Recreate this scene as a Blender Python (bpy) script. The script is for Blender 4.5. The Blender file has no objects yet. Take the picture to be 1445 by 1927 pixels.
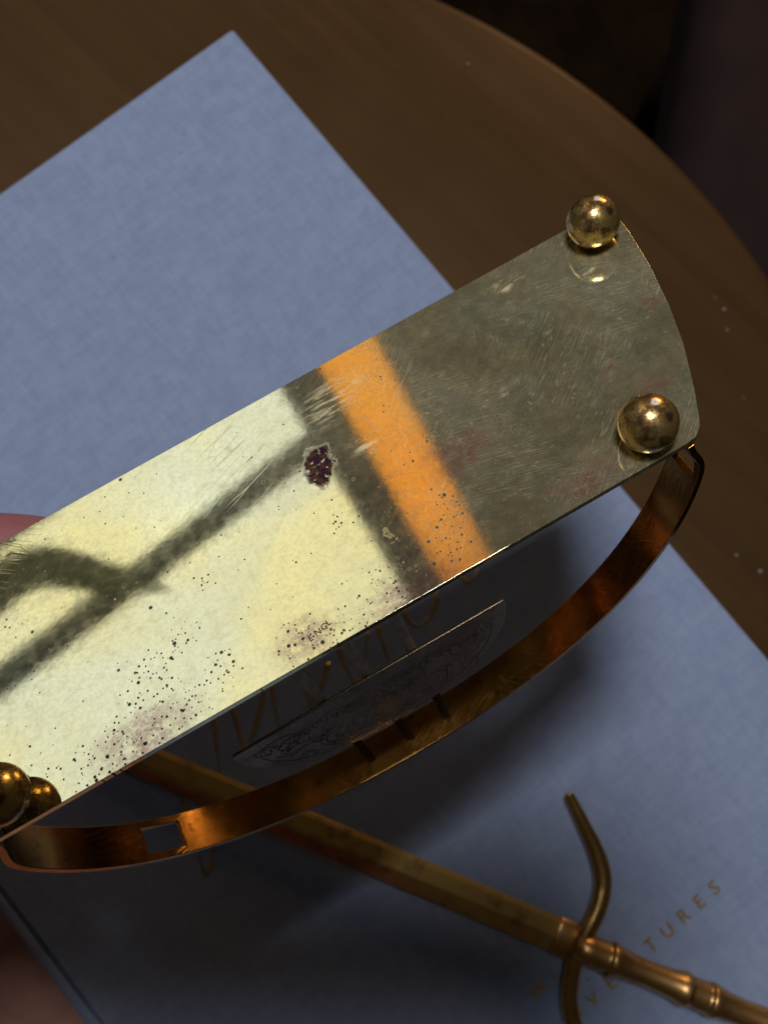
import bpy, bmesh, math, random
from mathutils import Vector, Matrix
random.seed(7)
S = bpy.context.scene
COL = S.collection
R_ = math.radians

# ------------------------------------------------------------------ camera
cam_d = bpy.data.cameras.new('camera'); cam = bpy.data.objects.new('camera', cam_d); COL.objects.link(cam)
cam_d.sensor_fit = 'HORIZONTAL'; cam_d.sensor_width = 36.0; cam_d.lens = 44.84
cam_d.clip_start = 0.005; cam_d.clip_end = 50
cam.matrix_world = Matrix(((0.999, -0.0061, -0.0441, -0.0128),
                           (0.0,    0.9906, -0.1370, -0.0397),
                           (0.0445, 0.1369,  0.9896,  0.2870),
                           (0, 0, 0, 1)))
cam_d.dof.use_dof = True; cam_d.dof.focus_distance = 0.157; cam_d.dof.aperture_fstop = 29.0
S.camera = cam

# ------------------------------------------------------------------ world, lamps, exposure
W = bpy.data.worlds.new('World'); S.world = W; W.use_nodes = True
W.node_tree.nodes['Background'].inputs[0].default_value = (1.0, 0.80, 0.62, 1)
W.node_tree.nodes['Background'].inputs[1].default_value = 0.017
S.view_settings.view_transform = 'Standard'; S.view_settings.look = 'None'
S.view_settings.exposure = 0.0; S.view_settings.gamma = 1.0

def area(name, loc, target, size, power, col, sy=None):
    d = bpy.data.lights.new(name, 'AREA'); d.energy = power; d.color = col
    d.shape = 'RECTANGLE'; d.size = size; d.size_y = sy or size
    o = bpy.data.objects.new(name, d); COL.objects.link(o); o.location = loc
    o.rotation_euler = (Vector(target) - Vector(loc)).to_track_quat('-Z', 'Y').to_euler()
    return o
AZ = R_(132.0)
WDIR = Vector((math.cos(AZ), math.sin(AZ), 0)); WRIGHT = Vector((math.cos(AZ - math.pi/2), math.sin(AZ - math.pi/2), 0))
PCEN = Vector((-0.02, -0.015, 0))
# cool daylight from high up on the window side, and a warm dim room lamp low on the far right
area('daylight_lamp', (-0.165, 0.285, 1.21), (0.0, -0.01, 0.0), 0.22, 12.0, (0.90, 0.94, 1.0))
area('room_lamp', (0.55, 1.25, 0.28), (0.05, -0.06, 0.0), 0.30, 3.0, (1.0, 0.60, 0.28), 0.22)

sl_ = area('added_blind_backlight', PCEN + WDIR*1.34 + WRIGHT*0.402 + Vector((0, 0, 0.75)), PCEN + WRIGHT*0.402 + Vector((0, 0, 0.75)), 0.08, 0.65, (1.0, 0.90, 0.70), 0.95)  # unseen lamp added behind the blind to brighten its orange

# ------------------------------------------------------------------ helpers
def link(name, me, mat=None, parent=None):
    o = bpy.data.objects.new(name, me); COL.objects.link(o)
    if mat: me.materials.append(mat)
    if parent: o.parent = parent
    return o
def bm_obj(name, bm, mat, parent=None, smooth=False):
    bmesh.ops.recalc_face_normals(bm, faces=bm.faces[:])
    me = bpy.data.meshes.new(name); bm.to_mesh(me); bm.free()
    if smooth:
        for p in me.polygons: p.use_smooth = True
    return link(name, me, mat, parent)
def empty(name, label, cat, mat_w=None):
    o = bpy.data.objects.new(name, None); COL.objects.link(o); o.empty_display_size = 0.01
    o['label'] = label; o['category'] = cat
    if mat_w: o.matrix_world = mat_w
    return o
def tag(o, label, cat): o['label'] = label; o['category'] = cat; return o
def struct(o): o['kind'] = 'structure'; return o
def bevel(o, w, seg=3, ang=40):
    m = o.modifiers.new('bevel', 'BEVEL'); m.width = w; m.segments = seg; m.limit_method = 'ANGLE'; m.angle_limit = R_(ang); m.harden_normals = True
    for p in o.data.polygons: p.use_smooth = True
    return o
def box_bm(x0, x1, y0, y1, z0, z1, bm=None):
    bm = bm or bmesh.new()
    v = [bm.verts.new((x, y, z)) for z in (z0, z1) for y in (y0, y1) for x in (x0, x1)]
    for f in ((0,1,3,2), (4,6,7,5), (0,4,5,1), (2,3,7,6), (0,2,6,4), (1,5,7,3)): bm.faces.new([v[i] for i in f])
    return bm
def prism_bm(outline, z0, z1):
    bm = bmesh.new()
    a = [bm.verts.new((x, y, z0)) for x, y in outline]; b = [bm.verts.new((x, y, z1)) for x, y in outline]
    n = len(a); bm.faces.new(a); bm.faces.new(b[::-1])
    for i in range(n): bm.faces.new((a[i], b[i], b[(i+1) % n], a[(i+1) % n]))
    return bm
def lathe_bm(prof, n=32, axis='Z'):
    bm = bmesh.new(); rings = []
    for r, h in prof:
        if r < 1e-7: rings.append([bm.verts.new((0, 0, h) if axis == 'Z' else (h, 0, 0))])
        else:
            ring = []
            for k in range(n):
                t = 2*math.pi*k/n; c, s = r*math.cos(t), r*math.sin(t)
                ring.append(bm.verts.new((c, s, h) if axis == 'Z' else (h, c, s)))
            rings.append(ring)
    for A, B in zip(rings[:-1], rings[1:]):
        for k in range(n):
            k2 = (k+1) % n
            if len(A) == 1 and len(B) == 1: continue
            if len(A) == 1: bm.faces.new((A[0], B[k], B[k2]))
            elif len(B) == 1: bm.faces.new((A[k], B[0], A[k2]))
            else: bm.faces.new((A[k], B[k], B[k2], A[k2]))
    return bm
def catmull(pts, n=8):
    P = [Vector(p) for p in pts]; P = [2*P[0]-P[1]] + P + [2*P[-1]-P[-2]]; out = []
    for i in range(1, len(P)-2):
        for k in range(n):
            t = k/n
            out.append(0.5*((2*P[i]) + (P[i+1]-P[i-1])*t + (2*P[i-1]-5*P[i]+4*P[i+1]-P[i+2])*t*t + (-P[i-1]+3*P[i]-3*P[i+1]+P[i+2])*t**3))
    out.append(P[-2]); return out
def sweep_bm(path, rad, up=Vector((0, 0, 1)), n=12, bm=None):
    """path: points; rad(i)->(half width across, half height along up)"""
    bm = bm or bmesh.new(); rings = []; N = len(path)
    for i, p in enumerate(path):
        t = (path[min(i+1, N-1)] - path[max(i-1, 0)]).normalized()
        s = t.cross(up).normalized(); w = s.cross(t).normalized(); a, b = rad(i)
        rings.append([bm.verts.new(p + s*a*math.cos(2*math.pi*k/n) + w*b*math.sin(2*math.pi*k/n)) for k in range(n)])
    for A, B in zip(rings[:-1], rings[1:]):
        for k in range(n): bm.faces.new((A[k], B[k], B[(k+1) % n], A[(k+1) % n]))
    bm.faces.new(rings[0]); bm.faces.new(rings[-1][::-1])
    return bm

# ------------------------------------------------------------------ node helpers
class NT:
    def __init__(self, name):
        self.m = bpy.data.materials.new(name); self.m.use_nodes = True
        self.t = self.m.node_tree; self.N = self.t.nodes; self.L = self.t.links
        self.N.clear(); self.out = self.N.new('ShaderNodeOutputMaterial')
        self.tc = self.N.new('ShaderNodeTexCoord')
    def put(self, inp, v):
        if isinstance(v, bpy.types.NodeSocket): self.L.new(v, inp)
        elif v is not None: inp.default_value = v
    def math(self, op, a, b=None, clamp=False):
        n = self.N.new('ShaderNodeMath'); n.operation = op; n.use_clamp = clamp
        self.put(n.inputs[0], a); self.put(n.inputs[1], b); return n.outputs[0]
    def mix(self, f, a, b, blend='MIX'):
        n = self.N.new('ShaderNodeMix'); n.data_type = 'RGBA'; n.blend_type = blend
        self.put(n.inputs[0], f); self.put(n.inputs[6], a); self.put(n.inputs[7], b); return n.outputs[2]
    def ramp(self, v, a, b, lo=0.0, hi=1.0, smooth=True):
        n = self.N.new('ShaderNodeMapRange'); n.interpolation_type = 'SMOOTHSTEP' if smooth else 'LINEAR'
        self.put(n.inputs[0], v); n.inputs[1].default_value = a; n.inputs[2].default_value = b
        n.inputs[3].default_value = lo; n.inputs[4].default_value = hi; return n.outputs[0]
    def mapping(self, loc=(0,0,0), rot=(0,0,0), sc=(1,1,1), src=None):
        n = self.N.new('ShaderNodeMapping'); self.put(n.inputs[0], src or self.tc.outputs['Object'])
        n.inputs[1].default_value = loc; n.inputs[2].default_value = rot; n.inputs[3].default_value = sc; return n.outputs[0]
    def noise(self, scale, det=4, rough=0.55, vec=None, dist=0.0, col=False):
        n = self.N.new('ShaderNodeTexNoise'); self.put(n.inputs['Vector'], vec or self.tc.outputs['Object'])
        n.inputs['Scale'].default_value = scale; n.inputs['Detail'].default_value = det
        n.inputs['Roughness'].default_value = rough; n.inputs['Distortion'].default_value = dist
        return n.outputs[1 if col else 0]
    def voro(self, scale, vec=None, feat='F1', rnd=1.0, out=0):
        n = self.N.new('ShaderNodeTexVoronoi'); n.feature = feat; self.put(n.inputs['Vector'], vec or self.tc.outputs['Object'])
        n.inputs['Scale'].default_value = scale; n.inputs['Randomness'].default_value = rnd; return n.outputs[out]
    def bsdf(self, **k):
        n = self.N.new('ShaderNodeBsdfPrincipled')
        for a, v in k.items(): self.put(n.inputs[a.replace('_', ' ')], v)
        return n
    def bump(self, h, strength=0.2, dist=0.0002, normal=None):
        n = self.N.new('ShaderNodeBump'); n.inputs['Strength'].default_value = strength; n.inputs['Distance'].default_value = dist
        self.put(n.inputs['Height'], h)
        if normal: self.L.new(normal, n.inputs['Normal'])
        return n.outputs[0]
    def mixsh(self, f, a, b):
        n = self.N.new('ShaderNodeMixShader'); self.put(n.inputs[0], f); self.L.new(a, n.inputs[1]); self.L.new(b, n.inputs[2]); return n.outputs[0]
    def done(self, sh): self.L.new(sh, self.out.inputs[0]); return self.m

def scratches(k, specs, src=None):
    """thin hairlines: very stretched noise contours broken up by a second noise"""
    tot = None
    for i, (rot, along, across, width, keep) in enumerate(specs):
        v = k.mapping(loc=(i*0.37, i*0.11, 0), rot=(0, 0, R_(rot)), src=src)
        w = k.noise(90, 2, vec=v, col=True)
        mv = k.N.new('ShaderNodeVectorMath'); mv.operation = 'MULTIPLY_ADD'
        k.L.new(w, mv.inputs[0]); mv.inputs[1].default_value = (0.0007, 0.0007, 0); k.L.new(v, mv.inputs[2])
        sv = k.mapping(sc=(along, across, 0.0), src=mv.outputs[0])
        e = k.voro(1.0, sv, 'DISTANCE_TO_EDGE')
        line = k.ramp(e, 0.0, width, 1, 0)
        br = k.ramp(k.noise(along*0.45, 2, vec=v), keep, keep+0.10)
        l2 = k.math('MULTIPLY', line, br)
        tot = l2 if tot is None else k.math('MAXIMUM', tot, l2)
    return tot

def mat_plate():
    k = NT('tarnished_brass_plate'); P = k.tc.outputs['Object']
    warp = k.N.new('ShaderNodeVectorMath'); warp.operation = 'MULTIPLY_ADD'
    k.L.new(k.noise(260, 4, col=True), warp.inputs[0]); warp.inputs[1].default_value = (0.006, 0.006, 0); k.L.new(P, warp.inputs[2])
    def blob(x, y, r0, r1, sx=1.0, rot=0.0):
        n = k.N.new('ShaderNodeVectorMath'); n.operation = 'SUBTRACT'; k.L.new(warp.outputs[0], n.inputs[0])
        n.inputs[1].default_value = (x/1000+0.003, y/1000+0.003, 0)
        mv = k.mapping(sc=(1/sx, 1, 0), src=k.mapping(rot=(0, 0, R_(rot)), src=n.outputs[0]))
        l = k.N.new('ShaderNodeVectorMath'); l.operation = 'LENGTH'; k.L.new(mv, l.inputs[0])
        return k.ramp(l.outputs['Value'], r0/1000, r1/1000, 1, 0)
    def many(L):
        t = None
        for a in L:
            b = blob(*a); t = b if t is None else k.math('MAXIMUM', t, b)
        return t
    # clusters of dark pin spots
    dens = many([(-30.8,15,2,6.5), (-37,20.7,2,6), (-28,20.5,2,8), (-43,22.4,2,5), (-20,19,1,5), (7.6,6,0.5,3), (9.8,20.5,1.5,6), (14.6,22.5,1,6), (-7,20.5,1.5,5),
                 (27.8,0.6,.5,3), (24,14,1,6), (31,4.5,1,4), (-15.8,3.2,.5,2.2), (38,6,1,7), (0,23.5,1,6,2), (-52,20,1,7), (44,21,1,6,1.5), (-25,10,1,6), (20,20,1,5)])
    bg = 0.045
    dens = k.math('MAXIMUM', dens, bg)
    def dots(scale, thr, seed):
        v = k.mapping(loc=(seed, seed*0.7, 0), sc=(1, 1, 0))
        d = k.voro(scale, v); c = k.voro(scale, v, out=1)
        sep = k.N.new('ShaderNodeSeparateColor'); k.L.new(c, sep.inputs[0])
        r = k.math('MULTIPLY', sep.outputs[0], thr)
        on = k.math('LESS_THAN', sep.outputs[1], k.math('MULTIPLY', dens, 0.85))
        dd = k.math('ADD', d, k.math('MULTIPLY', k.noise(3000, 2), 0.06))
        e = k.math('SUBTRACT', k.math('ADD', r, 0.03), dd)
        return k.math('MULTIPLY', k.ramp(e, -0.07, 0.07), on)
    spots = k.math('MAXIMUM', dots(820, 0.30, 0.31), dots(1700, 0.38, 0.77))
    # brown blobs, larger
    bl = many([(13.6,12.7,.3,1.3), (42.3,-0.2,.2,1.2,2.2,25), (44.8,-1.7,.1,.8), (43.9,4.6,.1,1.1,.6), (31,3.8,.2,1.8,1.6), (28.0,.3,.1,.7)])
    brk = k.ramp(k.noise(900, 4, 0.65), 0.42, 0.60)
    bl = k.math('MULTIPLY', bl, brk)
    # the dark purple splash
    sp = k.math('MULTIPLY', blob(9.4, -5.6, 3.4, 5.0, 0.60, -20), k.ramp(k.noise(900, 4), 0.33, 0.42))
    # pinkish copper bloom along the front edge
    bloom = many([(12,23.5,.5,6,2.2), (-6,21.5,.5,5,1.6), (44,22,.5,6,1.6), (39,19.9,.2,2.2), (31,6,1,6,1.5), (62.8,12.6,.2,2.6,1.8), (58.6,5.4,.2,1.8,1.8), (-34,22.5,1,6,2), (72,-2,.5,4,.5)])
    bloom = k.math('MULTIPLY', bloom, k.math('MULTIPLY', k.ramp(k.noise(420, 4, 0.7), 0.28, 0.56), k.ramp(k.noise(1500, 3, 0.7), 0.30, 0.56, 0.25, 1.0)))
    # rubbed bright patches, smears
    rub = k.math('MULTIPLY', many([(17.0,-16.8,1.2,6,1.6,20), (17.8,-5,.4,2.6,2,15), (68,-14,.2,1.5,1.4), (55,-21,.3,2,2)]),
                 k.ramp(k.noise(240, 5, 0.7, vec=k.mapping(rot=(0,0,R_(12)), sc=(0.7, 4, 1))), 0.46, 0.58))
    cloud = k.noise(70, 4, 0.62); fine = k.noise(1300, 2, 0.6); grain = k.noise(480, 4, 0.68)
    sc = scratches(k, [(22, 45, 420, 0.016, 0.60), (-38, 60, 700, 0.018, 0.62), (55, 50, 600, 0.016, 0.66)])
    micro = scratches(k, [(38, 110, 2600, 0.06, 0.46), (-15, 130, 2900, 0.06, 0.48)])
    peel = k.noise(1250, 3, 0.6)
    base = k.mix(k.ramp(k.noise(24, 3, 0.5), 0.38, 0.62), (0.83, 0.74, 0.34, 1), (0.73, 0.75, 0.53, 1))
    base = k.mix(k.ramp(cloud, 0.40, 0.70, 0, 0.35), base, (0.60, 0.58, 0.36, 1))
    base = k.mix(k.ramp(peel, 0.42, 0.64, 0, 0.30), base, (0.52, 0.49, 0.27, 1))
    base = k.mix(k.math('MULTIPLY', k.ramp(grain, 0.45, 0.75), 0.42), base, (0.52, 0.49, 0.30, 1))
    base = k.mix(k.math('MULTIPLY', bloom, 0.80), base, (0.33, 0.215, 0.195, 1))
    base = k.mix(k.math('MULTIPLY', sc, 0.38), base, (0.36, 0.32, 0.14, 1))
    base = k.mix(k.math('MULTIPLY', spots, 0.92), base, (0.060, 0.030, 0.024, 1))
    base = k.mix(k.math('MULTIPLY', bl, 0.85), base, (0.11, 0.045, 0.035, 1))
    base = k.mix(sp, base, k.mix(k.ramp(k.noise(700, 2), 0.46, 0.58), (0.030, 0.014, 0.022, 1), (0.075, 0.032, 0.018, 1)))
    dark = k.math('MAXIMUM', spots, k.math('MAXIMUM', bl, sp))
    metal = k.math('SUBTRACT', 1.0, k.math('MULTIPLY', dark, 0.8))
    rough = k.math('ADD', 0.036, k.math('MULTIPLY', k.ramp(grain, 0.35, 0.75), 0.035))
    rough = k.math('MAXIMUM', rough, k.math('MULTIPLY', dark, 0.45))
    nb = k.bump(k.math('ADD', k.noise(300, 2), k.math('MULTIPLY', fine, 0.10)), 0.014, 0.00025)
    nb2 = k.bump(sc, 0.12, 0.00002, nb)
    b1 = k.bsdf(Base_Color=base, Metallic=metal, Roughness=rough, Normal=nb2, Specular_IOR_Level=k.math('MULTIPLY', k.math('SUBTRACT', 1.0, dark), 0.4))
    # thin oxide film, heavier towards one end of the plate: scatters light broadly
    film = k.mix(k.ramp(cloud, 0.35, 0.65), (0.41, 0.37, 0.23, 1), (0.44, 0.36, 0.19, 1))
    film = k.mix(k.ramp(k.noise(1500, 3, 0.75), 0.56, 0.70, 0, 0.7), film, (0.74, 0.66, 0.42, 1))
    film = k.mix(k.math('MULTIPLY', k.math('MAXIMUM', rub, k.math('MULTIPLY', micro, 0.6)), 0.8), film, (0.80, 0.70, 0.40, 1))
    film = k.mix(k.math('MULTIPLY', bloom, 0.95), film, (0.27, 0.125, 0.088, 1))
    grime = many([(55.9,20.9,2.2,4.2), (-55.9,20.9,2.2,4.2), (72.7,-19.8,2.2,4.2)])
    film = k.mix(k.math('MULTIPLY', grime, 0.8), film, (0.06, 0.045, 0.03, 1))
    film = k.mix(k.math('MULTIPLY', bl, 0.9), film, (0.14, 0.05, 0.04, 1))
    film = k.mix(dark, film, (0.05, 0.028, 0.026, 1))
    b2 = k.N.new('ShaderNodeBsdfDiffuse'); k.L.new(film, b2.inputs[0])
    sx = k.N.new('ShaderNodeSeparateXYZ'); k.L.new(warp.outputs[0], sx.inputs[0])
    ax = k.math('ADD', sx.outputs[0], k.math('MULTIPLY', k.math('SUBTRACT', cloud, 0.5), 0.03))
    f = k.ramp(ax, -0.012, 0.040, 0.06, 0.23)
    f = k.math('MULTIPLY', f, k.ramp(k.noise(45, 4, 0.65), 0.30, 0.70, 0.75, 1.25))
    f = k.math('MULTIPLY', f, k.ramp(grain, 0.30, 0.70, 0.86, 1.16))
    f = k.math('ADD', f, k.math('MULTIPLY', micro, 0.07))
    f = k.math('ADD', f, k.math('MULTIPLY', k.math('MAXIMUM', k.math('MULTIPLY', sc, 0.22), rub), 0.42))
    f = k.math('ADD', f, k.math('MULTIPLY', bloom, 0.18), clamp=True)
    f = k.math('MULTIPLY', f, k.math('SUBTRACT', 1.0, k.math('MULTIPLY', dark, 0.9)), clamp=True)
    return k.done(k.mixsh(f, b1.outputs[0], b2.outputs[0]))

def mat_brass(name, col, rough, tarn=0.4, tarn_col=(0.12, 0.055, 0.02, 1), scale=160, haze=0.15):
    k = NT(name)
    g = k.noise(scale, 5, 0.65); h = k.noise(scale*5, 3, 0.6)
    m = scratches(k, [(30, 120, 1300, 0.06, 0.48), (-50, 150, 1500, 0.06, 0.50)])
    base = k.mix(k.math('MULTIPLY', k.ramp(g, 0.48, 0.72), tarn), col, tarn_col)
    base = k.mix(k.math('MULTIPLY', k.ramp(h, 0.60, 0.72), tarn*0.8), base, tarn_col)
    ro = k.math('ADD', rough, k.math('MULTIPLY', k.ramp(g, 0.4, 0.7), 0.10))
    nb = k.bump(k.math('ADD', h, m), 0.12, 0.00005)
    b1 = k.bsdf(Base_Color=base, Metallic=1.0, Roughness=ro, Normal=nb)
    b2 = k.bsdf(Base_Color=base, Metallic=0.9, Roughness=0.5)
    return k.done(k.mixsh(k.math('ADD', haze, k.math('MULTIPLY', m, 0.2)), b1.outputs[0], b2.outputs[0]))

def mat_ball():
    k = NT('worn_brass_ball')
    g = k.noise(420, 5, 0.65); h = k.noise(1500, 4, 0.65)
    base = k.mix(k.ramp(g, 0.42, 0.62, 0, 0.85), (0.74, 0.50, 0.17, 1), (0.13, 0.055, 0.025, 1))
    # the worn foot pole (local -Z)
    n = k.N.new('ShaderNodeVectorMath'); n.operation = 'DISTANCE'; k.L.new(k.tc.outputs['Object'], n.inputs[0])
    n.inputs[1].default_value = (0.0012, -0.0002, -0.00465)
    d = k.math('ADD', n.outputs['Value'], k.math('MULTIPLY', k.noise(1800, 3), 0.0009))
    wear = k.ramp(d, 0.0009, 0.0013, 1, 0); pit = k.ramp(d, 0.0005, 0.0007, 1, 0)
    base = k.mix(wear, base, (0.80, 0.78, 0.76, 1)); base = k.mix(k.math('MULTIPLY', pit, 0.55), base, (0.25, 0.22, 0.24, 1))
    m = scratches(k, [(30, 250, 2300, 0.07, 0.45), (-40, 300, 2500, 0.07, 0.47)])
    ro = k.math('ADD', 0.16, k.math('MULTIPLY', k.ramp(h, 0.35, 0.7), 0.18))
    ro = k.math('MAXIMUM', ro, k.math('MULTIPLY', wear, 0.55))
    nb = k.bump(k.math('ADD', k.noise(700, 2), k.math('MULTIPLY', m, 0.4)), 0.16, 0.00006)
    b1 = k.bsdf(Base_Color=base, Metallic=1.0, Roughness=ro, Normal=nb)
    b2 = k.bsdf(Base_Color=base, Metallic=0.75, Roughness=0.5, Normal=nb)
    return k.done(k.mixsh(k.math('ADD', 0.22, k.math('MULTIPLY', wear, 0.6)), b1.outputs[0], b2.outputs[0]))

def mat_cloth():
    k = NT('blue_book_cloth')
    v = k.mapping(rot=(0, 0, R_(0)))
    w1 = k.N.new('ShaderNodeTexWave'); w1.bands_direction = 'X'; w1.inputs['Scale'].default_value = 330; w1.inputs['Distortion'].default_value = 1.6; w1.inputs['Detail'].default_value = 2; w1.inputs['Detail Scale'].default_value = 2; k.L.new(v, w1.inputs[0])
    w2 = k.N.new('ShaderNodeTexWave'); w2.bands_direction = 'Y'; w2.inputs['Scale'].default_value = 330; w2.inputs['Distortion'].default_value = 1.6; w2.inputs['Detail'].default_value = 2; w2.inputs['Detail Scale'].default_value = 2; k.L.new(v, w2.inputs[0])
    weave = k.math('ADD', w1.outputs['Fac'], w2.outputs['Fac'])
    slub1 = k.noise(260, 3, 0.6, vec=k.mapping(sc=(0.5, 2.2, 1))); slub2 = k.noise(260, 3, 0.6, vec=k.mapping(loc=(3, 1, 0), sc=(2.2, 0.5, 1)))
    mott = k.math('ADD', k.math('ADD', slub1, slub2), k.noise(150, 4, 0.6))
    col = k.mix(k.ramp(mott, 1.05, 1.95), (0.205, 0.248, 0.350, 1), (0.262, 0.306, 0.415, 1))
    col = k.mix(k.math('MULTIPLY', k.ramp(weave, 0.4, 1.6), 0.35), (0.15, 0.195, 0.35, 1), col, 'MIX') if False else k.mix(k.ramp(weave, 0.2, 1.7, 0.42, 0.0), col, (0.10, 0.13, 0.25, 1))
    spk = k.ramp(k.voro(95), 0.03, 0.06, 0.55, 0.0)
    sepm = k.ramp(k.noise(18, 2), 0.58, 0.62)
    col = k.mix(k.math('MULTIPLY', spk, sepm), col, (0.08, 0.09, 0.13, 1))
    nb = k.bump(k.math('ADD', weave, k.math('MULTIPLY', mott, 0.8)), 0.5, 0.00009)
    b = k.bsdf(Base_Color=col, Roughness=0.85, Normal=nb, Sheen_Weight=0.25, Sheen_Roughness=0.4)
    b.inputs['Specular IOR Level'].default_value = 0.2
    return k.done(b.outputs[0])

def mat_wood(name, dark, light, rough=0.42, rot=35):
    k = NT(name)
    v0 = k.mapping(rot=(0, 0, R_(rot))); v = k.mapping(sc=(3, 42, 3), src=v0); g = k.noise(3.2, 4, 0.5, vec=v, dist=0.3)
    v2 = k.mapping(sc=(14, 300, 14), src=v0); g2 = k.noise(4, 3, 0.6, vec=v2)
    col = k.mix(k.ramp(g, 0.3, 0.72), dark, light); col = k.mix(k.ramp(g2, 0.45, 0.7, 0, 0.2), col, dark)
    smear = k.noise(16, 5, 0.6)
    r = k.math('ADD', rough, k.math('MULTIPLY', k.ramp(smear, 0.35, 0.7), 0.16))
    b = k.bsdf(Base_Color=col, Roughness=r, Normal=k.bump(g2, 0.08, 0.0002)); b.inputs['Specular IOR Level'].default_value = 0.20; b.inputs['Specular Tint'].default_value = (1.0, 0.66, 0.38, 1)
    return k.done(b.outputs[0])

def mat_plain(name, col, rough=0.6, metal=0.0, var=0.2, scale=40, spec=0.5):
    k = NT(name); n = k.noise(scale, 4)
    c2 = tuple(x*(1-var) for x in col[:3]) + (1,)
    b = k.bsdf(Base_Color=k.mix(k.ramp(n, 0.3, 0.7), col, c2), Roughness=rough, Metallic=metal, Normal=k.bump(n, 0.1, 0.0005))
    b.inputs['Specular IOR Level'].default_value = spec
    return k.done(b.outputs[0])

M_plate = mat_plate()
M_hoop = mat_brass('aged_brass_band', (0.42, 0.20, 0.038, 1), 0.12, 0.70, (0.10, 0.03, 0.010, 1), 110, 0.04)
M_panel = mat_brass('dull_engraved_brass', (0.26, 0.18, 0.11, 1), 0.24, 0.45, (0.08, 0.045, 0.03, 1), 160, 0.22)
M_rod = mat_plain('rod_brass_lightened', (0.86, 0.80, 0.70, 1), 0.5, 0.1, 0.35, 400)  # rod brass lightened in colour so it reads in the plate's shade
M_peg = mat_plain('rod_brass_darkened', (0.045, 0.024, 0.010, 1), 0.7, 0.0, 0.4, 400, 0.1)  # same rod brass darkened in colour to hold down the lamp light
M_ball = mat_ball()
M_sword = mat_brass('letter_opener_brass', (0.66, 0.40, 0.13, 1), 0.15, 0.45, (0.20, 0.08, 0.028, 1), 140, 0.08)
M_grip = mat_brass('grip_brass', (0.60, 0.34, 0.12, 1), 0.30, 0.55, (0.16, 0.06, 0.022, 1), 200, 0.25)
M_cloth = mat_cloth()
M_table = mat_wood('dark_walnut', (0.046, 0.023, 0.009, 1), (0.056, 0.029, 0.0115, 1), 0.40, 42)
M_stamp = mat_plain('stamp_patina', (0.10, 0.075, 0.035, 1), 0.6, 0.2)
M_gold = mat_plain('gold_foil', (0.62, 0.40, 0.14, 1), 0.38, 0.85, 0.35, 300)
M_paper = mat_plain('page_paper', (0.72, 0.66, 0.54, 1), 0.9, 0, 0.1)

# ------------------------------------------------------------------ setting: floor, wall with window, sky outside
struct(bm_obj('floor', box_bm(-2.2, 2.2, -2.2, 2.2, -0.62, -0.56), mat_wood('shaded_floor_wood', (0.0022, 0.0013, 0.001, 1), (0.004, 0.0024, 0.0018, 1), 0.8, 70)))  # near-black colour stands in for the shade under the table
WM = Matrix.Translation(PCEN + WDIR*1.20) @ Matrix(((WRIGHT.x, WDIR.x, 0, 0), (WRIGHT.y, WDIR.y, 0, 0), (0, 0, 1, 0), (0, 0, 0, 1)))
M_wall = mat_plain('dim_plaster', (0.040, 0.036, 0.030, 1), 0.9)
M_frame = mat_plain('dark_painted_wood', (0.020, 0.028, 0.030, 1), 0.6)
wx0, wx1, wz0, wz1 = -0.48, 0.318, 0.52, 1.22; ox0, ox1 = 0.352, 0.452; oz0 = 0.22
bm = bmesh.new()
for (x0, x1, z0, z1) in ((-1.5, wx0, -0.56, 2.0), (wx0, wx1, -0.56, wz0), (wx0, wx1, wz1, 2.0), (wx1, ox0, -0.56, 2.0), (ox0, ox1, -0.56, oz0), (ox0, ox1, wz1, 2.0), (ox1, 1.5, -0.56, 2.0)):
    box_bm(x0, x1, 0.0, 0.06, z0, z1, bm)
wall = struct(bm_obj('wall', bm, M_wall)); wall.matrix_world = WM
k = NT('overcast_sky'); e = k.N.new('ShaderNodeEmission')
k.put(e.inputs[0], k.mix(k.ramp(k.noise(2.0, 3), 0.3, 0.7), (0.98, 0.99, 0.97, 1), (1.0, 0.99, 0.93, 1))); e.inputs[1].default_value = 1.12
M_sky = k.done(e.outputs[0])
sky = struct(bm_obj('sky', box_bm(-0.58, 0.60, 0.16, 0.17, 0.15, 1.34), M_sky)); sky.matrix_world = WM

k = NT('window_glass'); tr = k.N.new('ShaderNodeBsdfTransparent'); gl = k.N.new('ShaderNodeBsdfGlossy'); gl.inputs['Roughness'].default_value = 0.2
M_glass = k.done(k.mixsh(0.006, tr.outputs[0], gl.outputs[0]))
win = empty('window', 'tall dark framed window with one horizontal bar, mirrored in the brass base plate', 'window', WM)
for (x0, x1, z0, z1, nm) in ((wx0, wx0+0.05, wz0, wz1, 'stile'), (wx1-0.022, wx1, wz0, wz1, 'stile'), (wx0+0.05, wx1-0.022, wz0, wz0+0.05, 'bottom_rail'), (wx0+0.05, wx1-0.022, wz1-0.05, wz1, 'top_rail'), (wx0+0.05, wx1-0.022, 0.755, 0.783, 'glazing_bar')):
    bevel(bm_obj(nm, box_bm(x0, x1, 0.02, 0.07, z0, z1), M_frame, win), 0.004, 2)
for z0, z1 in ((wz0+0.05, 0.755), (0.783, wz1-0.05)):
    bm_obj('pane', box_bm(wx0+0.05, wx1-0.022, 0.043, 0.047, z0, z1), M_glass, win)
bevel(bm_obj('sill', box_bm(wx0-0.03, wx1+0.02, -0.16, 0.0, wz0-0.03, wz0), M_frame, win), 0.005, 2)

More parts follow.
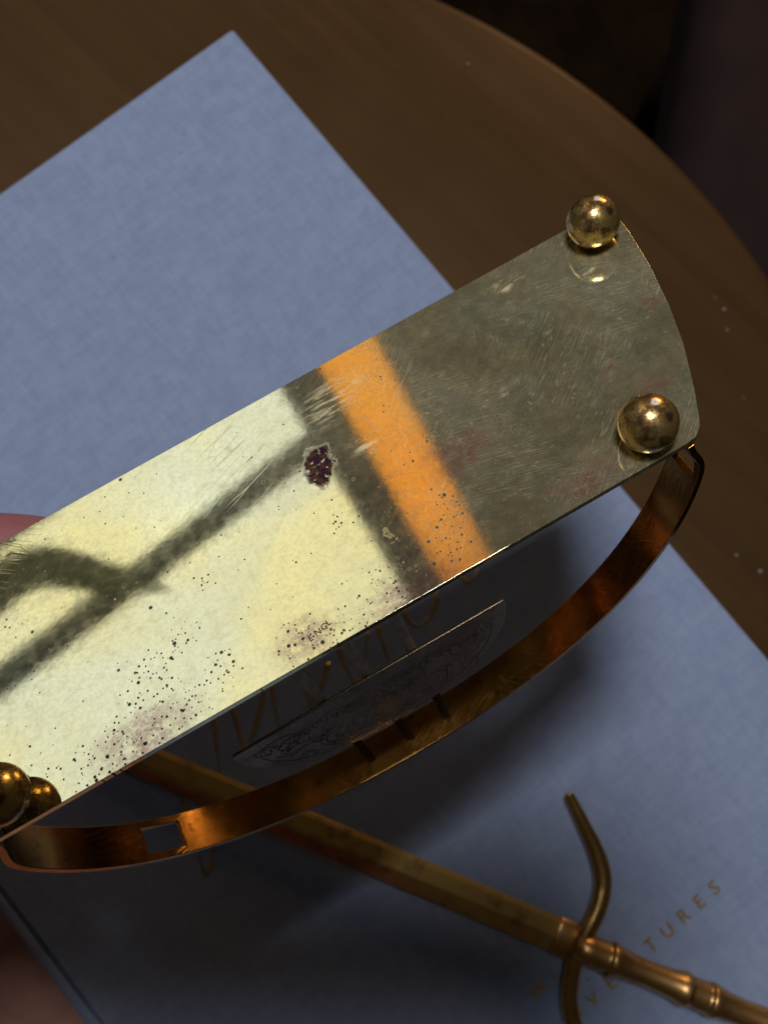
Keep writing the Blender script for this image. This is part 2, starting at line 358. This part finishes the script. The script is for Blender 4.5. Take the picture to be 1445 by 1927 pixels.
# orange blind in the narrow side light
k = NT('orange_blind_cloth'); di = k.N.new('ShaderNodeBsdfDiffuse'); tl = k.N.new('ShaderNodeBsdfTranslucent')
oc = k.mix(k.ramp(k.noise(30, 4, vec=k.mapping(sc=(8, 8, 0.8))), 0.3, 0.7), (1.0, 0.58, 0.045, 1), (1.0, 0.64, 0.06, 1))
k.L.new(oc, di.inputs[0]); k.L.new(oc, tl.inputs[0])
M_orange = k.done(k.mixsh(0.95, di.outputs[0], tl.outputs[0]))
blind = empty('blind', 'narrow orange cloth blind backlit by the sky and an added lamp, mirrored as a stripe in the brass', 'blind', WM)
bm = bmesh.new(); nx, nz = 16, 2; vs = []
for i in range(nx+1):
    x = ox0 - 0.004 + (ox1-ox0+0.008)*i/nx; vs.append([bm.verts.new((x, -0.012 + 0.004*math.sin(i*1.9), oz0-0.02 + (wz1-oz0+0.04)*j/nz)) for j in range(nz+1)])
for i in range(nx):
    for j in range(nz): bm.faces.new((vs[i][j], vs[i+1][j], vs[i+1][j+1], vs[i][j+1]))
o = bm_obj('blind_cloth', bm, M_orange, blind, True); s = o.modifiers.new('t', 'SOLIDIFY'); s.thickness = 0.0008
bm_obj('rail', lathe_bm([(0, ox0-0.02), (0.010, ox0-0.02), (0.010, ox1+0.02), (0, ox1+0.02)], 20, 'X'), M_frame, blind, True).location = (0, -0.014, wz1+0.03)

# plant on the sill (its pointed leaf shows in the mirror of the plate)
M_leaf = mat_plain('olive_leaf', (0.055, 0.075, 0.015, 1), 0.45, 0, 0.4, 30)
plant = empty('potted_plant', 'potted plant with upright pointed olive leaves on the window sill', 'plant', WM @ Matrix.Translation((-0.35, -0.075, 0.52)))
bm_obj('pot', lathe_bm([(0, 0), (0.045, 0), (0.060, 0.11), (0.064, 0.11), (0.064, 0.125), (0.054, 0.125), (0.052, 0.10), (0, 0.10)], 32), mat_plain('terracotta', (0.25, 0.10, 0.05, 1), 0.8), plant, True)
bm_obj('soil', lathe_bm([(0, 0.102), (0.030, 0.104), (0.0515, 0.101)], 24), mat_plain('soil', (0.02, 0.014, 0.01, 1), 0.95), plant)
def leaf(pts, wid):
    path = catmull(pts, 6); bm = bmesh.new(); L = []; N = len(path)-1
    for i, p in enumerate(path):
        t = i/N; w = wid*(math.sin(math.pi*min(1, 0.16+t*0.84)))**0.8 + 0.0005
        tg = (path[min(i+1, N)]-path[max(i-1, 0)]).normalized(); sd = tg.cross(Vector((0, 1, 0))).normalized()
        L.append([bm.verts.new(p - sd*w), bm.verts.new(p + Vector((0, 0.25*w, 0))), bm.verts.new(p + sd*w)])
    for A, B in zip(L[:-1], L[1:]):
        for q in (0, 1): bm.faces.new((A[q], B[q], B[q+1], A[q+1]))
    o = bm_obj('leaf', bm, M_leaf, plant, True); m = o.modifiers.new('t', 'SOLIDIFY'); m.thickness = 0.0015
leaf([(0.01, 0, 0.10), (0.08, 0, 0.080), (0.190, 0, 0.080), (0.262, 0, 0.166), (0.316, 0, 0.238)], 0.032)
leaf([(-0.01, 0, 0.10), (-0.05, 0.0, 0.135), (-0.11, 0, 0.145), (-0.17, -0.02, 0.11)], 0.030)
leaf([(0.0, 0.0, 0.10), (-0.03, -0.015, 0.14), (-0.07, -0.03, 0.15), (-0.11, -0.05, 0.12)], 0.028)
leaf([(-0.02, -0.01, 0.10), (-0.06, -0.03, 0.12), (-0.10, -0.05, 0.10), (-0.13, -0.07, 0.06)], 0.026)

# ------------------------------------------------------------------ round table, seat beyond it
TC = Vector((-0.083, -0.041, -0.03)); TR = 0.2587
table = empty('side_table', 'small round dark walnut table under the blue book', 'table', Matrix.Translation((TC.x, TC.y, -0.56)))
h = 0.53
bm_obj('table_top', lathe_bm([(0, h-0.026), (TR-0.012, h-0.026), (TR-0.003, h-0.020), (TR, h-0.011), (TR-0.0008, h-0.0045), (TR-0.003, h-0.0012), (TR-0.006, h), (TR*0.5, h), (0, h)], 160), M_table, table, True)
bm_obj('pedestal', lathe_bm([(0, 0.03), (0.035, 0.03), (0.028, 0.10), (0.020, 0.20), (0.026, 0.34), (0.022, 0.42), (0.05, h-0.03), (0.06, h-0.0262), (0, h-0.0262)], 40), M_table, table, True)
for i in range(3):
    a = R_(30 + 120*i); d = Vector((math.cos(a), math.sin(a), 0))
    path = catmull([d*0.01+Vector((0,0,0.09)), d*0.08+Vector((0,0,0.075)), d*0.15+Vector((0,0,0.03)), d*0.20+Vector((0,0,0.012))], 6)
    bm_obj('leg', sweep_bm(path, lambda i: (0.012, 0.011)), M_table, table, True)
k = NT('pale_dust'); b = k.bsdf(Base_Color=(0.22, 0.18, 0.17, 1), Roughness=0.9); M_dust = k.done(b.outputs[0])
bm = bmesh.new()
for x, y, r in ((0.1207, 0.0767, 0.00085), (0.1214, 0.0693, 0.0006), (0.1206, -0.0099, 0.0007), (0.1285, -0.0153, 0.0009), (0.0315, 0.1671, 0.0007), (0.1176, 0.0809, 0.0004), (0.135, 0.02, 0.0005), (0.126, 0.045, 0.0004)):
    bmesh.ops.create_icosphere(bm, subdivisions=1, radius=r, matrix=Matrix.Translation((x, y, -0.0298)) @ Matrix.Diagonal((1, 0.8, 0.25, 1)))
o = bm_obj('dust', bm, M_dust, None, True); o['kind'] = 'stuff'; tag(o, 'pale dust specks scattered on the dark table top', 'dust')

seat = empty('stool', 'dark brown padded stool in deep shade beyond the table edge', 'stool', Matrix.Translation((0.395, 0.24, -0.56)) @ Matrix.Rotation(R_(-12), 4, 'Z'))
M_lea = mat_plain('dark_leather', (0.022, 0.012, 0.011, 1), 0.8, 0, 0.3, 25, 0.15)
bevel(bm_obj('cushion', box_bm(-0.205, 0.205, -0.21, 0.21, 0.21, 0.31), M_lea, seat), 0.035, 5)
bevel(bm_obj('seat_frame', box_bm(-0.19, 0.19, -0.195, 0.195, 0.17, 0.215), M_lea, seat), 0.004, 2)
for sx in (-1, 1):
    for sy in (-1, 1):
        bm_obj('leg', lathe_bm([(0, 0), (0.012, 0), (0.018, 0.175), (0, 0.175)], 16), M_lea, seat, True).location = (sx*0.165, sy*0.17, 0)

# ------------------------------------------------------------------ book
M_mat = mat_plain('red_brown_leather', (0.40, 0.18, 0.125, 1), 0.7, 0, 0.35, 90)
E1 = Vector((0.7740, 0.6332, 0)); E2 = Vector((0.6332, -0.7740, 0))   # along the text, down the page
BA = Vector((-0.0491, 0.1579, 0)); BW, BH = 0.2186, 0.350
BO = BA - E1*BW                                                        # top left corner of the cover
BM = Matrix(((E1.x, -E2.x, 0, BO.x), (E1.y, -E2.y, 0, BO.y), (0, 0, 1, -0.03), (0, 0, 0, 1)))   # local x right, y up the page, origin top left, z=0 table
book = empty('book', 'large blue cloth hardback book with gold lettering lying flat on the table', 'book', BM)
bevel(bm_obj('front_cover', box_bm(0.004, BW, -BH, 0, 0.0270, 0.0300), M_cloth, book), 0.0011, 4)
bevel(bm_obj('back_cover', box_bm(0.004, BW, -BH, 0, 0.0002, 0.0032), M_cloth, book), 0.0011, 4)
bevel(bm_obj('spine', box_bm(0.0, 0.0038, -BH, 0, 0.0004, 0.0298), M_cloth, book), 0.0015, 4)
bm_obj('page_block', box_bm(0.0042, BW-0.004, -BH+0.004, -0.004, 0.0034, 0.0268), M_paper, book)

mo = bevel(bm_obj('leather_mat', box_bm(-0.16, -0.0012, -BH-0.02, -0.06, 0.0, 0.0022), M_mat), 0.0008, 2); mo.matrix_world = BM @ Matrix.Translation((0, 0, 0.0001))
tag(mo, 'reddish brown leather mat on the table beside the blue book spine', 'mat')

def text_mesh(body, size, extr, font_scale=1.0, space=1.0):
    c = bpy.data.curves.new('t', 'FONT'); c.body = body; c.size = size; c.extrude = extr; c.align_x = 'LEFT'; c.space_character = space; c.resolution_u = 3; c.offset = size*0.018
    o = bpy.data.objects.new('t', c); COL.objects.link(o); dg = bpy.context.evaluated_depsgraph_get(); dg.update()
    me = bpy.data.meshes.new_from_object(o.evaluated_get(dg)); bpy.data.objects.remove(o); return me
def letters(word, x, y, pitch, size, z):
    for i, ch in enumerate(word):
        me = text_mesh(ch, size, 0.00008); xs = [v.co.x for v in me.vertices]; cx = (min(xs)+max(xs))/2
        o = link('cover_letter', me, M_gold, book); o.location = (x + pitch*i - cx, y, z)
letters('WILD', 0.1035, -0.2895, 0.0058, 0.0056, 0.03003)
pos = [0.1005, 0.1075, 0.1140, 0.1210, 0.1285, 0.1366, 0.1430, 0.1495, 0.1555, 0.1615]
for ch, s in zip('ADVENTURES', pos): letters(ch, s, -0.3015, 0, 0.0056, 0.03003)

# gold handwritten script running across the cover
def bk(x, y):   # world mm -> book local
    p = Vector((x/1000, y/1000, 0)) - BO; return (p.dot(E1), -p.dot(E2))
def flourish(pts, r=0.0007):
    P = [Vector((*bk(x, y), 0.03)) for x, y in pts]; path = catmull(P, 6)
    bm_obj('script_stroke', sweep_bm(path, lambda i: (r*(0.75+0.35*math.sin(i*0.35)), 0.00012), n=6), M_gold, book, True)
flourish([(-59,-80), (-56,-90), (-52.5,-101), (-51,-105), (-49.5,-102), (-49.3,-97), (-51,-88), (-54,-78)])
flourish([(-50.5,-58), (-49.6,-64), (-48.2,-72), (-47.6,-77), (-48.5,-82)])
flourish([(-45.5,-55), (-43.0,-63), (-40.4,-70.5), (-38.4,-66), (-36.0,-57), (-35.2,-50)])
flourish([(-35.0,-44), (-33.5,-51), (-31.5,-60), (-30.4,-65), (-29.6,-70)])
flourish([(-24,-44), (-22.6,-52), (-21.5,-58), (-18.5,-52), (-16.5,-45)])
flourish([(-16,-34), (-13.0,-42), (-10.4,-48), (-8.3,-51.5), (-6.4,-49), (-5.6,-43), (-4.8,-36)])
flourish([(-4.0,-30), (-1.5,-36), (1.0,-43.0), (2.6,-46)])
flourish([(5.2,-26), (6.5,-31.5), (9.7,-34.2), (13.4,-32.0), (15.4,-27), (15.6,-22), (13.5,-16), (9,-14)])
flourish([(22,-16), (25,-21), (28,-18), (30,-10), (33,-4), (37,2)])

# ------------------------------------------------------------------ sword shaped letter opener on the book
def ang(p, q): return math.atan2(q[1]-p[1], q[0]-p[0])
th = ang((-0.0645, -0.0748), (0.0513, -0.1224))
opener = empty('letter_opener', 'sword shaped brass letter opener with curved guard and bamboo style grip lying on the book', 'letter opener',
               Matrix.Translation((0.0543, -0.1237, 0.0)) @ Matrix.Rotation(th, 4, 'Z'))
# local +x runs to the pommel; blade towards -x
bm = bmesh.new(); secs = []; hw = 0.0049
for x, w in ((0.0, hw), (-0.02, hw), (-0.06, hw*1.02), (-0.10, hw*1.02), (-0.135, hw*0.95), (-0.150, hw*0.75), (-0.160, hw*0.4), (-0.166, 0.0003)):
    zc = 0.0042 + 0.012*0 - 0.0022*min(1, -x/0.16)
    secs.append([bm.verts.new((x, y, z)) for y, z in ((w, zc), (w*0.72, zc+0.0007), (-w*0.10, zc+0.0010), (-w, zc), (-w*0.25, zc-0.0011), (w*0.30, zc-0.0011))])
for A, B in zip(secs[:-1], secs[1:]):
    for q in range(6): bm.faces.new((A[q], B[q], B[(q+1) % 6], A[(q+1) % 6]))
bm.faces.new(secs[0]); bm.faces.new(secs[-1][::-1])
k = NT('blade_brass_red_reflection'); sx = k.N.new('ShaderNodeSeparateXYZ'); k.L.new(k.tc.outputs['Object'], sx.inputs[0])
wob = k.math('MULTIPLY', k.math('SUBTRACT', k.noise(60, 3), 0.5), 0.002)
low = k.ramp(k.math('ADD', sx.outputs[1], k.math('ADD', wob, k.math('MULTIPLY', sx.outputs[0], -0.020))), -0.0004, 0.0006, 1, 0)  # reddish reflection painted into the lower facet's colour
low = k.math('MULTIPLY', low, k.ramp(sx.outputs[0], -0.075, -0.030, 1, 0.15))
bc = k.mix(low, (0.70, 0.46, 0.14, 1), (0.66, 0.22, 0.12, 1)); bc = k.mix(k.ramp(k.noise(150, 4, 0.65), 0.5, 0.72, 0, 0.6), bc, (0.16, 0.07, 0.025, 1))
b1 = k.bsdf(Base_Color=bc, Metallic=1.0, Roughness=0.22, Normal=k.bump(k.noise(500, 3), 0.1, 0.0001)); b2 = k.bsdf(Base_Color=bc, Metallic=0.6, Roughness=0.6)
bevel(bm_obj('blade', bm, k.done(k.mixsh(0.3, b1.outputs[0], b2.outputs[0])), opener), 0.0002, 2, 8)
iv = opener.matrix_world.inverted()
g = [(52.8,-82.2), (56.5,-89.7), (60.6,-98.6), (62.2,-106.0), (60.5,-113.3), (56.4,-120.5), (53.7,-126.2), (51.9,-133.3), (51.7,-140.4), (53.4,-146.5), (56.5,-152), (59,-156.5)]
gp = catmull([iv @ Vector((x/1000, y/1000, 0.0058 + 0.0016*math.exp(-((y+122)/14)**2))) for x, y in g], 6); NG = len(gp)-1
def grad(i):
    t = abs(i/NG - 0.5)*2; return (0.0025 - 0.0010*max(0, t-0.55)/0.45, 0.0022 - 0.0009*t)
bevel(bm_obj('guard', sweep_bm(gp, grad, n=16), M_sword, opener, True), 0.0004, 2, 60)
prof = [(0, -0.003), (0.0036, -0.003), (0.0042, 0.0)]
x = 0.0; segs = [0.0085, 0.0215, 0.0085, 0.0215, 0.0085, 0.0215, 0.006]
nodes = [0.0]
for s in segs: nodes.append(nodes[-1]+s)
for i in range(len(segs)):
    a, b = nodes[i], nodes[i+1]; long = segs[i] > 0.015
    for q in range(1, 9):
        t = q/8; r = 0.0044 - (0.0008 if long else 0.0002)*math.sin(math.pi*t)
        if q == 8: prof += [(0.00452, b-0.0012), (0.00472, b-0.0005), (0.00474, b), (0.00472, b+0.0005), (0.00452, b+0.0012)]
        else: prof.append((r, a + (b-a)*t))
e = nodes[-1]; prof += [(0.0062, e+0.002), (0.0066, e+0.005), (0.0056, e+0.009), (0.003, e+0.0115), (0, e+0.012)]
o = bm_obj('grip', lathe_bm(prof, 28, 'X'), M_grip, opener, True); o.location = (0.0018, 0, 0.0068)
o.rotation_euler = (0, 0, R_(0.5))
o = bm_obj('collar', lathe_bm([(0, -0.0065), (0.0051, -0.0065), (0.0053, -0.0058), (0.0053, -0.002), (0.0051, -0.001), (0, -0.001)], 28, 'X'), M_grip, opener, True)
o.location = (0.0, 0, 0.0046); o.scale = (1, 1, 0.36)
bpy.context.view_layer.update()

# ------------------------------------------------------------------ letter rack (local a = length, b = width to the front, c = up away from the camera; mm)
RM = Matrix(((0.8669, 0.4290, 0.2539, -0.0222), (0.4964, -0.7900, -0.3598, -0.0189), (0.0462, 0.4379, -0.8978, 0.1298), (0, 0, 0, 1)))
rack = empty('letter_rack', 'tarnished brass letter rack held bottom up, flat base with ball feet, hoop front', 'letter rack', RM)
half = [(60.0, 25.0), (62.0, 24.75), (63.7, 23.4), (64.6, 22.0), (67.3, 17.0), (71.2, 8.8), (74.2, 0.6), (76.8, -8.6), (78.6, -17.5), (79.0, -21.0), (78.0, -23.8), (75.5, -25.0)]
outl = half + [(-a, b) for a, b in half[::-1]]
o = bm_obj('base_plate', prism_bm([(a/1000, b/1000) for a, b in outl], 0.0, 0.0012), M_plate, rack); bevel(o, 0.00007, 2, 50)
bmB = lathe_bm([(4.7e-3*math.sin(math.pi*i/28), -4.7e-3*math.cos(math.pi*i/28)) for i in range(29)], 48)
bm_ = bmB; bmesh.ops.remove_doubles(bm_, verts=bm_.verts[:], dist=1e-7)
ball = bm_obj('ball_foot', bm_, M_ball, rack, True)
bmC = lathe_bm([(0, 0), (0.0024, 0), (0.0021, 0.0007), (0.0021, 0.0012), (0, 0.0012)], 28)
col0 = bm_obj('foot_collar', bmC, M_stamp, ball, True); col0.location = (0, 0, 0.0034)
feet = [(55.9, 20.9), (-55.9, 20.9), (72.7, -19.8), (-72.7, -19.8)]
for i, (a, b) in enumerate(feet):
    q = ball
    if i:
        q = ball.copy(); COL.objects.link(q); cc = col0.copy(); COL.objects.link(cc); cc.parent = q
    q.location = (a/1000, b/1000, -0.0044)

# front hoop with slots
AH, CH, EX = 64.7, 62.1, 2/2.2186
def hoop_pt(thd):
    t = R_(thd); c, s = math.cos(t), math.sin(t)
    tuck = 1 - 0.055*math.exp(-(min(thd, 180-thd)/5.0)**2)
    return (math.copysign(abs(c)**EX, c)*AH/1000*tuck, abs(s)**EX*CH/1000)
ths = sorted(set([1.3*i for i in range(0, 139) if 0.6 < 1.3*i < 179.6] + [0.5, 6.0, 11.2, 135.8, 143.6, 179.5]))
bs = [17.0, 18.4, 23.6, 25.0]
bm = bmesh.new(); grid = [[bm.verts.new((hoop_pt(t)[0], b/1000, hoop_pt(t)[1] + 0.0010)) for b in bs] for t in ths]
for i in range(len(ths)-1):
    tm = (ths[i]+ths[i+1])/2
    for j in range(3):
        if j == 1 and (6.0 < tm < 11.2 or 135.8 < tm < 143.6): continue
        bm.faces.new((grid[i][j], grid[i+1][j], grid[i+1][j+1], grid[i][j+1]))
o = bm_obj('front_hoop', bm, M_hoop, rack, True)
s = o.modifiers.new('t', 'SOLIDIFY'); s.thickness = 0.0012; s.offset = 0; bevel(o, 0.00025, 2, 50)
# D shaped engraved panel
PB = 22.6
pts = [(-1.3 + 27.2*math.cos(R_(t))*(1-0.06*math.sin(R_(t))), 24.5 + 22.0*math.sin(R_(t))**0.9) for t in [0] + list(range(4, 180, 8)) + [180]]
pts = [(-1.3+27.0, 22.0)] + pts + [(-1.3-27.0, 22.0)]
bm = prism_bm([(a/1000, c/1000) for a, c in pts], -0.0003, 0.0003)
for v in bm.verts: x, y, z = v.co; v.co = (x, PB/1000 + z, y)
panel = bm_obj('front_panel', bm, M_panel, rack); bevel(panel, 0.0002, 2, 50)
panel['label'] = 'dull D shaped brass panel engraved with scrolling leaves'
bm = bmesh.new(); zz = PB/1000 + 0.00032
def groove(P, r=0.00010):
    path = catmull([Vector((a/1000, zz, c/1000)) for a, c in P], 5); sweep_bm(path, lambda i: (r, 0.00005), up=Vector((0, 1, 0)), n=6, bm=bm)
for sgn in (-1, 1):
    f = lambda a, c: (-1.3 + sgn*a, c)
    def spiral(a0, c0, r, turns, ph, dirn=1):
        groove([f(a0 + r*(1-0.8*i/20)*math.cos(ph + dirn*turns*2*math.pi*i/20), c0 + r*(1-0.8*i/20)*math.sin(ph + dirn*turns*2*math.pi*i/20)) for i in range(21)])
    spiral(18, 30, 4.2, 1.6, 0.4); spiral(10, 37, 3.6, 1.5, 2.2, -1); spiral(4.5, 30, 2.6, 1.4, 4.0); spiral(17, 39, 2.4, 1.3, 1.0, -1); spiral(22, 28, 2.0, 1.2, 3.0)
    groove([f(0.5, 26), f(5, 27.5), f(9, 26.0), f(14, 27.5), f(19, 25.0), f(24, 26)]); groove([f(24.3, 26), f(22, 34), f(17, 40.0), f(9, 43.6), f(0, 44.4)])
    groove([f(0.3, 29), f(3, 34), f(7, 33), f(12, 33.5), f(14, 37), f(11, 42), f(5, 43), f(1, 40)]); groove([f(1, 42.5), f(6, 39.5), f(9, 42)]); groove([f(12, 41), f(14, 34.5), f(20, 35)])
    for q in range(9): groove([f(6+1.9*q, 27.6+0.5*math.sin(q*2)), f(6.9+1.9*q, 29.4), f(7.4+1.9*q, 27.4)], 0.00008)
    for q in range(26):
        a0, c0 = random.uniform(1, 22), random.uniform(26, 44)
        if (a0/25)**2 + ((c0-24)/23)**2 > 0.80: continue
        w = random.uniform(0, 6.28); r = random.uniform(0.9, 2.0)
        groove([f(a0 + r*math.cos(w+u*0.9)*(1-0.12*u), c0 + r*math.sin(w+u*0.9)*(1-0.12*u)) for u in range(6)], 0.00008)
bm_obj('engraving', bm, mat_plain('engraved_line', (0.07, 0.048, 0.034, 1), 0.5, 0.4), panel, True)
for a in (7.6, -1.3, -10.4):
    top = hoop_pt(math.degrees(math.acos(math.copysign(abs(a/AH)**(1/EX), a))))[1]
    for nm, c0, c1, mm in (('strut', 0.0012, 0.0245, M_rod), ('peg', 0.0400, top - 0.0002, M_peg)):
        path = [Vector((a/1000, PB/1000 - 0.0011, c0 + (c1-c0)*i/10)) for i in range(11)]
        bm_obj(nm, sweep_bm(path, lambda i: (0.00095, 0.00065), up=Vector((0, 1, 0)), n=12), mm, rack, True)
# taller rear hoop and panel (behind the base from here)
ths2 = [0.5 + 179.0*i/110 for i in range(111)]
def hoop2(thd):
    t = R_(thd); c, s_ = math.cos(t), math.sin(t); return (math.copysign(abs(c)**EX, c)*0.0715, abs(s_)**EX*0.066)
bm = bmesh.new(); grid = [[bm.verts.new((hoop2(t)[0], b/1000, hoop2(t)[1] + 0.0010)) for b in (-25.0, -17.0)] for t in ths2]
for i in range(len(ths2)-1): bm.faces.new((grid[i][0], grid[i+1][0], grid[i+1][1], grid[i][1]))
o = bm_obj('rear_hoop', bm, M_hoop, rack, True); s = o.modifiers.new('t', 'SOLIDIFY'); s.thickness = 0.0012; s.offset = 0; bevel(o, 0.00025, 2, 50)
pts2 = [(36*math.cos(R_(t)), 18 + 36*math.sin(R_(t))**0.9) for t in [0] + list(range(4, 180, 8)) + [180]]
pts2 = [(34.5, 15.5)] + pts2 + [(-34.5, 15.5)]
bm = prism_bm([(a/1000, c/1000) for a, c in pts2], -0.0003, 0.0003)
for v in bm.verts: x, y, z = v.co; v.co = (x, -0.0215 + z, y)
bevel(bm_obj('rear_panel', bm, M_panel, rack), 0.0002, 2, 50)
for a in (10.0, 0.0, -10.0):
    path = [Vector((a/1000, -0.0203, 0.0012 + 0.0635*i/10)) for i in range(11)]
    bm_obj('rod', sweep_bm(path, lambda i: (0.00095, 0.00065), up=Vector((0, 1, 0)), n=12), M_rod, rack, True)
# stamped country mark, partly struck
for i, (ch, a, b) in enumerate((('E', -5.15, 21.75), ('N', -3.95, 21.45), ('G', -2.70, 21.2), ('L', -1.65, 20.9))):
    me = text_mesh(ch, 0.00145, 0.00001); o = link('stamped_letter', me, M_stamp, rack)
    o.matrix_local = Matrix.Translation((a/1000 - 0.0005, b/1000 + 0.0006, -0.00002)) @ Matrix.Rotation(math.pi, 4, 'X') @ Matrix.Rotation(R_(4), 4, 'Z')

# ------------------------------------------------------------------ the phone slab behind the viewpoint, unseen, added to shade the lower book
PM = cam.matrix_world @ Matrix.Translation((-0.040, 0.017, 0.014))
phone_blocker = empty('phone_blocker', 'dark slab phone added unseen above the rack to shade the book', 'phone_blocker', PM)
M_ph = mat_plain('black_blocker_glass', (0.012, 0.012, 0.014, 1), 0.25, 0, 0.1)
bevel(bm_obj('phone_blocker_body', box_bm(-0.0735, 0.0735, -0.036, 0.036, -0.004, 0.004), M_ph, phone_blocker), 0.0034, 4)
bevel(bm_obj('phone_blocker_screen', box_bm(-0.070, 0.070, -0.033, 0.033, 0.0041, 0.0046), M_ph, phone_blocker), 0.0002, 1)

# ------------------------------------------------------------------ hand holding the far end of the base
k = NT('skin'); n = k.noise(140, 4)
b = k.bsdf(Base_Color=k.mix(k.ramp(n, 0.3, 0.7), (0.27, 0.095, 0.095, 1), (0.22, 0.075, 0.078, 1)), Roughness=0.5, Subsurface_Weight=0.12, Subsurface_Scale=0.004, Normal=k.bump(k.noise(900, 3), 0.15, 0.0002))
b.inputs['Subsurface Radius'].default_value = (1, 0.35, 0.2); M_skin = k.done(b.outputs[0])
hand = empty('hand', 'hand gripping the brass rack from behind, one fingertip showing past its edge', 'hand', RM)
V = []; Ed = []; Ra = []
def chain(pts, root=None):
    prev = root
    for (x, y, z, r) in pts:
        V.append((x/1000, y/1000, z/1000)); Ra.append(r/1000); i = len(V)-1
        if prev is not None: Ed.append((prev, i))
        prev = i
    return prev
RI = RM.inverted()
def wl(x, y, z, r): p = RI @ Vector((x/1000, y/1000, z/1000)); return (p.x*1000, p.y*1000, p.z*1000, r)
chain([wl(-238, -262, 132, 30), wl(-210, -205, 130, 29), wl(-182, -150, 125, 25), wl(-160, -112, 120, 23)]); wrist = 3
palm = chain([(-118, -17, 2, 28)], wrist)
k1 = chain([(-106, -46, 12, 12), (-84, -53, 14, 9), (-62, -41, 12.5, 8.3), (-46, -29.5, 11.5, 7.9), (-36, -21.5, 11, 6.8)], palm)
k2 = chain([(-102, -28, 19, 11), (-86, -16, 19, 9.2), (-70, -5, 15, 8.4), (-60, 2, 11.5, 7.2)], palm)
k3 = chain([(-102, -8, 21, 10.5), (-88, -2, 20, 8.8), (-75, 3, 16, 8), (-66, 8, 11.0, 7)], palm)
k4 = chain([(-106, 12, 19, 9.5), (-95, 18, 18, 7.8), (-84, 19, 15, 7), (-76, 18, 10, 6.2)], palm)
k5 = chain([(-112, -12, -22, 13), (-98, -13, -23, 10.5), (-86, -15, -15, 9.5), (-79, -17, -9.2, 8.2)], palm)
me = bpy.data.meshes.new('hand_skin'); me.from_pydata(V, Ed, [])
ho = link('hand_skin', me, M_skin, hand)
sk = ho.modifiers.new('skin', 'SKIN'); sk.use_smooth_shade = True
for i, sv in enumerate(me.skin_vertices[0].data): sv.radius = (Ra[i], Ra[i]); sv.use_root = (i == wrist)
sb = ho.modifiers.new('sub', 'SUBSURF'); sb.levels = 2; sb.render_levels = 2
M_nail = mat_plain('fingernail', (0.60, 0.33, 0.28, 1), 0.3, 0, 0.1)
M_sleeve = mat_plain('charcoal_knit', (0.045, 0.045, 0.050, 1), 0.95, 0, 0.3, 600)
sl = catmull([RI @ Vector(p) for p in ((-0.170, -0.130, 0.122), (-0.182, -0.152, 0.125), (-0.196, -0.180, 0.128), (-0.222, -0.230, 0.131), (-0.26, -0.31, 0.13))], 6)
o = bm_obj('shading_sleeve', sweep_bm(sl, lambda i: (0.041 + 0.0016*math.sin(i*1.3) + 0.0004*i, 0.040 + 0.0016*math.sin(i*1.7+1) + 0.0004*i), n=28), M_sleeve, hand, True)  # wide sleeve added out of view to shade the lower left
bm = bmesh.new(); bmesh.ops.create_uvsphere(bm, u_segments=16, v_segments=8, radius=1.0)
for v in bm.verts: v.co = Vector((v.co.x*0.0062, v.co.y*0.0048, v.co.z*0.0012))
o = bm_obj('thumb_nail', bm, M_nail, hand, True); o.location = (-0.0805, -0.0165, -0.0175); o.rotation_euler = (0, R_(-25), R_(15))
